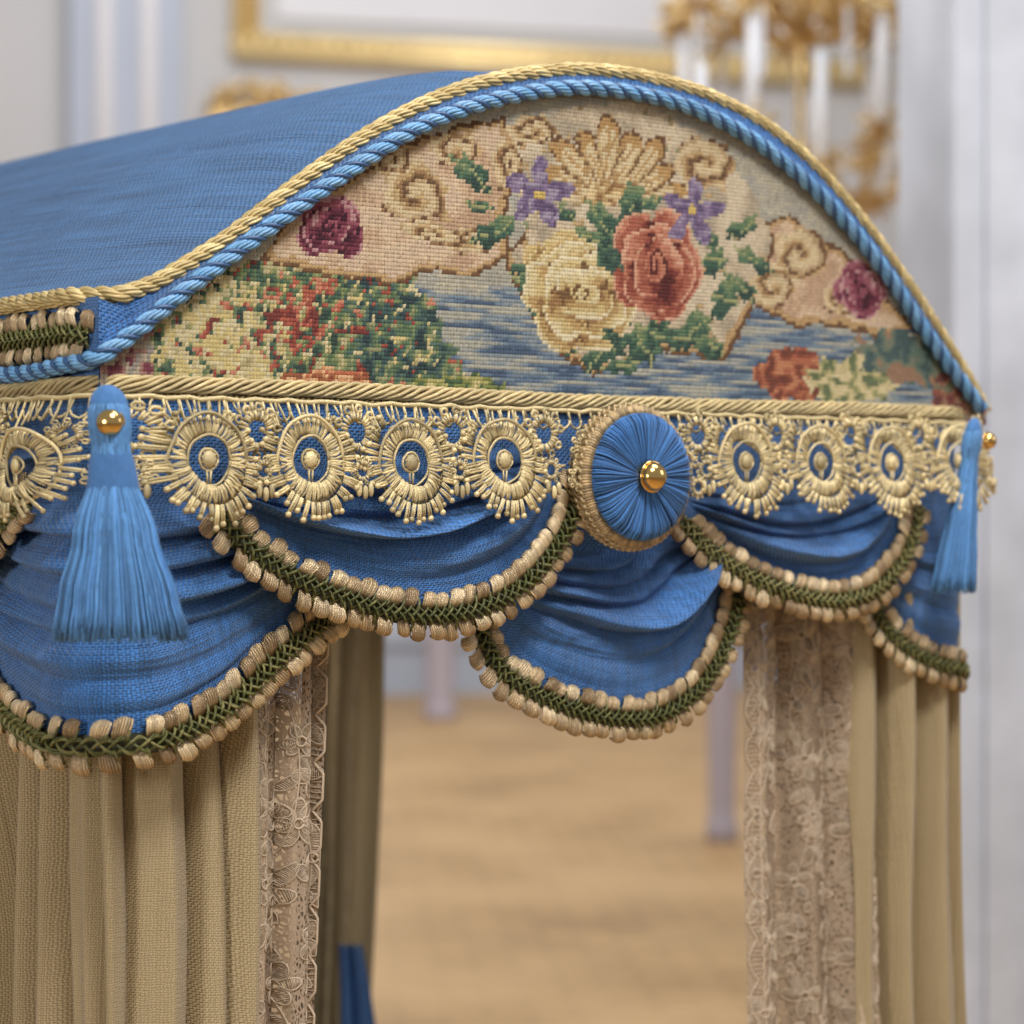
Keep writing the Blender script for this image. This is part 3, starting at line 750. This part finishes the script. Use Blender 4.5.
def lace_panel(tp,bt_,npl,amp,seed,label,cols,edge,sc_=.005,UF=1.25):
    o,f,L=cobj("lace_curtain",tp,bt_,ZT,.05,npl,amp,seed,NET,label,"lace curtain")
    H=ZT-.05; mb=MB((.62,.48,.35))
    rnd=random.Random(int(seed*7)); UL=L*UF
    def S(s,h,off=.0008):
        p=f(max(0,min(1,s/UL)),max(0,min(1,h/H))); return p+Vector((-.0005,-off,0))
    def cc(): 
        k=rnd.uniform(.82,1.1); return (.62*k,.495*k,.365*k)
    def leaf(s,h,a,l,wd):
        ca,sa=math.cos(a),math.sin(a); pts=[]
        for i in range(15):
            t=i/14*2*pi; x_=l*(.5-.5*math.cos(t)); y_=wd*math.sin(t)*(1-.3*x_/l)
            pts.append(S(s+x_*ca-y_*sa,h+x_*sa+y_*ca))
        mb.tube(pts,.0008,4,col=cc())
        m=max(4,int(l/.0013))
        for i in range(1,m):
            x_=l*i/m; y_=wd*math.sqrt(max(0,1-(2*x_/l-1)**2))*.95
            mb.tube([S(s+x_*ca+y_*sa,h+x_*sa-y_*ca,.0006),S(s+x_*ca,h+x_*sa,.0008),S(s+x_*ca-y_*sa,h+x_*sa+y_*ca,.0006)],.0006,3,col=cc())
    for c in range(cols):
        s0=UL*(c+.5)/cols; h=.015+rnd.uniform(0,.05)
        stem=[];hh=h; A_m=rnd.uniform(.008,.013); fq=rnd.uniform(24,34)
        while hh<.62: stem.append(S(s0+A_m*math.sin(hh*fq+c*2),hh)); hh+=.006
        mb.tube(stem,.0010,4,col=cc())
        while h<.62:
            s=s0+A_m*math.sin(h*fq+c*2)+rnd.uniform(-.006,.006)
            R0=rnd.uniform(.75,1.45); np_=rnd.choice((5,6,7))
            for k in range(np_):
                a=2*pi*k/np_+rnd.uniform(-.25,.25)+c; leaf(s+.0035*math.cos(a),h+.0035*math.sin(a),a,.0150*R0*rnd.uniform(.85,1.15),.0060*R0)
            ring=[S(s+.0040*math.cos(2*pi*i/10),h+.0040*math.sin(2*pi*i/10),.0016) for i in range(11)]
            mb.tube(ring,.0010,4,col=cc())
            for sd in (-1,1):
                a=pi/2+sd*rnd.uniform(.3,1.1); leaf(s,h+rnd.uniform(.024,.034),a,rnd.uniform(.014,.028),rnd.uniform(.0045,.007))
                if rnd.random()<.5: leaf(s+sd*.012,h+rnd.uniform(.02,.045),rnd.uniform(0,6.28),.010,.004)
            h+=rnd.uniform(.052,.070)
    for ed,sd in edge:
        pts=[]; hh=0
        while hh<.66:
            pts.append(S(ed*UL+sd*sc_*abs(math.sin(hh*80)),hh)); hh+=.0016
        mb.tube(pts,.0013,4,col=cc())
        pts=[S(ed*UL-sd*.005+.0008*math.sin(i*1.2),i*.0022) for i in range(300)]; mb.tube(pts,.0009,4,col=cc())
        hh=.02
        while hh<.64:
            for q in range(-3,4): mb.tube([S(ed*UL-sd*.004,hh+q*.004),S(ed*UL+sd*sc_*.9*math.sqrt(1-(q/4)**2),hh+q*.0046)],.0007,3,col=cc())
            hh+=pi/80
    mb.build("embroidery",CLACE,o)
lace_panel([(.147,.006),(.18,.012),(.222,.008)],[(.144,-.004),(.160,.0),(.178,-.004)],2.2,.018,.7,"beige floral lace curtain edging the tan drape, narrow and gathered",3,((.93,1),(.04,-1)),.010)
lace_panel([(.690,.010),(.75,.015),(.80,.012),(.848,.012)],[(.700,.010),(.76,.015),(.82,.01),(.872,.01)],3.0,.020,3.3,"beige floral lace curtain hanging wide beside the tan drape",5,((.05,-1),(.95,1)),.008)
# ------------------------------------------------------------ bed below
bed=empty("bed",(.5,.57,0),"miniature four-post bed with low mattress and blue ribbon tie","bed")
WOOD=plain("gilded_wood",(.40,.29,.14),.4,.3,20)
LINEN=plain("cream_bedding",(.55,.50,.42),.8,0,20)
for x_,y_ in ((.09,.12),(.90,.12),(.95,1.09),(.04,1.09)):
    p=MB(); H=[0,.05,.06,.1,.3,.32,.34,.9,1.0,CZ+.085]; r=[.022,.022,.028,.016,.014,.02,.014,.011,.014,.012]
    p.tube([Vector((x_,y_,h)) for h in H],r,12); p.build("bed_post",WOOD,bed)
def fm(u,v):
    x=.08+.84*u; y=.14+.94*v; e=min(1,min(u,1-u)*14)*min(1,min(v,1-v)*14)
    return Vector((x,y,.20+.14*e**.4+.006*noise.noise(Vector((x*6,y*6,0)))))
grid("mattress",fm,50,50,.9,1,LINEN,bed)
b=MB(); b.box(Vector((.5,.61,.17)),Vector((.43,0,0)),Vector((0,.48,0)),Vector((0,0,.06))); b.build("bed_frame",WOOD,bed,False)
rb_=at(350,945,3.12)
def frib(u,v):
    return rb_+R*((u-.5)*(.030+.06*v)+.012*math.sin(v*4))+Vector((0,0,-.42*v))+F*(.006*math.sin(u*14+v*3))
grid("ribbon_tie",frib,40,30,.08,.4,BLUE,bed)
# ------------------------------------------------------------ room background
A14=math.radians(14); Rw=R*math.cos(A14)+F*math.sin(A14); Nw=R*math.sin(A14)-F*math.cos(A14)
Wc=Cam+F*15; Wc.z=0
def WL(px,py,off=0):
    r=ray(px,py); o=Wc+Nw*off; t=(o-Cam).dot(Nw)/r.dot(Nw); p=Cam+r*t; return (p-Wc).dot(Rw),p.z
WALLM=plain("wall_paint",(.55,.55,.57),.7,0,.8,.10)
COLM=plain("column_paint",(.54,.56,.62),.5,0,6,.30,0,9)
PILM=plain("pilaster_paint",(.44,.49,.60),.6,0,1.5,.06)
WHM=plain("white_trim",(.72,.72,.77),.5,0,1.5,.04)
GILT=plain("gilt_metal",(1.0,.80,.42),.30,.40,12,.25,.6)
GILT2=plain("antique_gilt",(.72,.51,.23),.26,.70,30,.5,.6)
Z3=Vector((0,0,1))
def wbox(mb,u0,u1,z0,z1,d0,d1):
    mb.box(Wc+Rw*((u0+u1)/2)+Z3*((z0+z1)/2)+Nw*((d0+d1)/2),Rw*((u1-u0)/2),Nw*((d1-d0)/2),Z3*((z1-z0)/2))
w=MB(); wbox(w,-14,14,0,7,-.2,0); o=w.build("wall",WALLM,None,False); o["kind"]="structure"
m,nt,bb=newmat("parquet"); tc=nt.nodes.new("ShaderNodeTexCoord"); br=nt.nodes.new("ShaderNodeTexBrick")
mp=nt.nodes.new("ShaderNodeMapping"); mp.inputs["Rotation"].default_value=(0,0,.6); nt.links.new(tc.outputs["Object"],mp.inputs[0]); nt.links.new(mp.outputs[0],br.inputs["Vector"])
br.inputs["Color1"].default_value=(.42,.245,.095,1); br.inputs["Color2"].default_value=(.58,.355,.145,1); br.inputs["Mortar"].default_value=(.33,.185,.07,1)
br.inputs["Scale"].default_value=2.6; br.inputs["Mortar Size"].default_value=.018
nz=noi(nt,tc.outputs["Object"],1.4,8)
rp=nt.nodes.new("ShaderNodeMapRange"); rp.inputs[1].default_value=.38; rp.inputs[2].default_value=.64; nt.links.new(nz,rp.inputs[0])
nt.links.new(mixc(nt,mth(nt,'MULTIPLY',rp.outputs[0],.7),br.outputs[0],(.70,.455,.205)),bb.inputs["Base Color"]); bb.inputs["Roughness"].default_value=.45
fl=MB(); fl.box(Vector((3,8,-.05)),Vector((18,0,0)),Vector((0,18,0)),Vector((0,0,.05))); o=fl.build("floor",m,None,False); o["kind"]="structure"
w=MB(); wbox(w,-14,14,0,.30,0,.06); wbox(w,-14,14,.30,.36,0,.1)
top(w.build("baseboard",PILM,None,False),"moulded skirting running along the pale room wall","skirting board")
def pilaster(px0,px1,label):
    u0,_=WL(px0,300); u1,_=WL(px1,300); e=empty("pilaster",Wc+Rw*((u0+u1)/2),label,"pilaster")
    s=MB(); wbox(s,u0,u1,.43,7,.0,.18); s.build("shaft",PILM,e,False)
    s=MB(); wd=u1-u0
    for k in range(2):
        c=u0+wd*(.30+.40*k); s.tube([Wc+Rw*c+Nw*.17+Z3*.8,Wc+Rw*c+Nw*.17+Z3*6.9],wd*.10,12)
    s.build("fluting",WHM,e)
    s=MB(); wbox(s,u0-.08,u1+.08,.0,.43,.0,.28); s.build("plinth",WHM,e,False)
pilaster(68,178,"pale blue fluted pilaster with white reeding on the wall")
u0,z0=WL(232,34); u1,_=WL(885,75); 
fr_=empty("picture_frame",Wc+Rw*((u0+u1)/2)+Z3*z0,"large gilded frame moulding mounted on the pale wall","picture frame")
s=MB(); t=.15
for (a,b_,c,d) in ((u0,u1,z0-t,z0),(u0,u0+t,z0,z0+2.2),(u1-t,u1,z0,z0+2.2)):
    wbox(s,a,b_,c,d,0,.05)
    if b_-a>d-c: 
        s.tube([Wc+Rw*a+Nw*.07+Z3*(c+.035),Wc+Rw*b_+Nw*.07+Z3*(c+.035)],.042,8); s.tube([Wc+Rw*a+Nw*.06+Z3*(d-.02),Wc+Rw*b_+Nw*.06+Z3*(d-.02)],.03,8)
        k=a
        while k<b_: s.ell(Wc+Rw*k+Nw*.08+Z3*(c+.09),Rw*.035,Nw*.025,Z3*.022,8,6,col=(.5,.5,.5)); k+=.085
    else:
        s.tube([Wc+Rw*(a+.03)+Nw*.07+Z3*c,Wc+Rw*(a+.03)+Nw*.07+Z3*d],.042,8); s.tube([Wc+Rw*(b_-.02)+Nw*.06+Z3*c,Wc+Rw*(b_-.02)+Nw*.06+Z3*d],.03,8)
s.build("moulding",GILT,fr_)
s=MB(); wbox(s,u0+t+.12,u1-t-.12,z0+.10,z0+2.2,0,.03); s.build("panel",WHM,fr_,False)
u0,z0=WL(208,108); u1,_=WL(322,108)
mr=empty("wall_mirror",Wc+Rw*((u0+u1)/2)+Z3*(z0-1),"tall gilded mirror with leafy crest on the wall","mirror")
s=MB()
for (a,b_,c,d) in ((u0,u1,z0-.1,z0),(u0,u0+.1,z0-2,z0-.1),(u1-.1,u1,z0-2,z0-.1),(u0,u1,z0-2.1,z0-2)): wbox(s,a,b_,c,d,0,.08)
s.build("mirror_frame",GILT2,mr,False)
s=MB(); wbox(s,u0+.1,u1-.1,z0-2,z0-.1,0,.03); s.build("mirror_glass",plain("mirror_silver",(.7,.72,.76),.1,1),mr,False)
s=MB(); random.seed(8)
for k in range(60):
    q=U(-1,1); a=(u0+u1)/2+q*(u1-u0)*.50; zz=z0+U(-.02,.17)*(1-.6*abs(q)); th=U(0,pi)
    s.ell(Wc+Rw*a+Z3*zz+Nw*U(.05,.2),(Rw*math.cos(th)+Z3*math.sin(th))*.065,Nw*.02,(Z3*math.cos(th)-Rw*math.sin(th))*.018,8,6,col=(.5,.5,.5))
s.build("crest",GILT2,mr)
# chandelier
D=7.0; hub=at(800,192,D)
ch=empty("chandelier",hub,"gilded chandelier with white candles and crystal drops","chandelier")
s=MB(); s.tube([hub+Z3*h for h in (-.12,-.08,0,.05,.15,.3,.4,.45,.55,.9,1.6)],[.01,.04,.02,.04,.012,.012,.03,.014,.02,.010,.008],12); s.build("stem",GILT2,ch)
def leafy(mbx,c,n,sz):
    for k in range(n):
        d=Vector((U(-1,1),U(-1,1),U(-1,1))).normalized(); o1=d.orthogonal().normalized(); o2=d.cross(o1)
        mbx.ell(c+d*sz*.9,d*sz,o1*sz*.26,o2*sz*.10,8,5)
CW=plain("wax",(.90,.93,1.0),.4); CRY=plain("crystal",(.80,.82,.88),.12)
for k in range(11):
    s=MB(); t=2*pi*k/11+.2; d=R*math.cos(t)+F*math.sin(t)
    e=hub+d*.33+Z3*(.05+.11*(k%2))
    s.tube(cr([hub,hub+d*.12-Z3*.06,hub+d*.26-Z3*.01,e],20),.009,8); leafy(s,e-Z3*.02,26,.044); leafy(s,hub+d*.22-Z3*.03,16,.036)
    s.build("arm",GILT2,ch)
    cn=MB(); cn.tube([e,e+Z3*.28,e+Z3*.30],[.020,.018,.003],10); cn.build("candle",CW,ch)
    c_=MB()
    for q in range(7): c_.ell(e+d*.02-Z3*(.04+.019*q),Vector((.010,0,0)),Vector((0,.010,0)),Vector((0,0,.011)),8,6)
    c_.build("crystal_drop",CRY,ch)
for k in range(9):
    s=MB(); t=2*pi*k/9+.1; d=R*math.cos(t)+F*math.sin(t); e=hub+d*.34+Z3*.50
    s.tube(cr([hub+Z3*.42,hub+d*.1+Z3*.44,e],14),.009,8); leafy(s,e,28,.050); leafy(s,hub+d*.15+Z3*.52,24,.050)
    s.build("arm",GILT2,ch)
    cn=MB(); cn.tube([e,e+Z3*.24],[.016,.014],10); cn.build("candle",CW,ch)
    c_=MB()
    for q in range(11): c_.ell(e-Z3*(.03+.019*q),Vector((.010,0,0)),Vector((0,.010,0)),Vector((0,0,.011)),8,6)
    c_.build("crystal_drop",CRY,ch)
cb=at(1035,512,4.6); cb.z=0
col=empty("column",cb,"pale marbled blue-grey column with soft moulded edges","column")
s=MB(); s.box(cb+Z3*2.0,Rw*.225,Nw*.12,Z3*2.0); s.build("shaft",COLM,col,False)
s=MB()
for q,w_ in ((-.205,.018),(-.13,.030),(-.045,.020),(.05,.03)): s.box(cb+Rw*q+Nw*.126+Z3*2.0,Rw*w_,Nw*.0065,Z3*1.99)
s.build("moulding",COLM,col,False)
LAV=plain("lavender_paint",(.46,.41,.47),.6)
for px,D_,wd in ((722,8.2,.9),(440,13.0,1.5)):
    lg=at(px,512,D_); lg.z=0
    s=MB(); s.tube([lg+Z3*h for h in (0,.05,.06,.12,.5,1.0,1.3,1.35,1.5)],[.06*wd,.06*wd,.055*wd,.05*wd,.055*wd,.05*wd,.05*wd,.09*wd,.09*wd],14)
    top(s.build("pedestal",LAV,None),"slender pale lavender turned pedestal standing on the parquet","pedestal","lavender pedestals along the room")
# ------------------------------------------------------------ light
sc=bpy.context.scene
w=bpy.data.worlds.new("World"); sc.world=w; w.use_nodes=True; bg=w.node_tree.nodes["Background"]; bg.inputs[0].default_value=(.92,.95,1,1); bg.inputs[1].default_value=.36
def area(loc,tgt,size,e,col=(1,1,1)):
    l=bpy.data.lights.new("area_light",'AREA'); l.energy=e; l.size=size; l.color=col; o=bpy.data.objects.new("area_light",l); sc.collection.objects.link(o)
    o.location=loc; o.rotation_euler=(Vector(tgt)-Vector(loc)).to_track_quat('-Z','Y').to_euler(); return o
area((-.15,-1.6,3.2),(.4,0,1.1),.7,58,(1,.98,.94))
area((-2.3,-.75,1.35),(.3,0,.95),.5,21,(1,.97,.93))  # added fill from the far left, grazes the front to side-light curtain pleats
area((2.6,-1.6,2.0),(.6,0,1.0),.8,8,(.95,.97,1))
rl_=Cam+F*9; area((rl_.x,rl_.y,6.5),(Wc.x,Wc.y,1.2),5,330,(1,.98,.96))  # unseen overhead light, added to brighten the back wall and floor
k_=Cam+F*2.2+R*.9; area((k_.x,k_.y,3.4),(cb.x,cb.y,1.3),1.2,58,(1,.98,.97))  # extra light with no source in the room, added to brighten the column
h_=Cam+F*4.6-R*.3; area((h_.x,h_.y,3.0),tuple(hub+Z3*.2),.7,34,(1,.99,.97))  # added light aimed at the chandelier so its candles stand out
# ------------------------------------------------------------ camera
c=bpy.data.cameras.new("camera"); co=bpy.data.objects.new("camera",c); sc.collection.objects.link(co); sc.camera=co
co.location=Cam; co.rotation_euler=F.to_track_quat('-Z','Y').to_euler(); c.sensor_width=36; c.lens=36*FP/1024; c.clip_start=.05; c.clip_end=100
c.dof.use_dof=True; c.dof.focus_distance=1.98; c.dof.aperture_fstop=4.5; c.dof.aperture_blades=0
sc.view_settings.view_transform='Standard'; sc.view_settings.look='None'; sc.view_settings.exposure=0
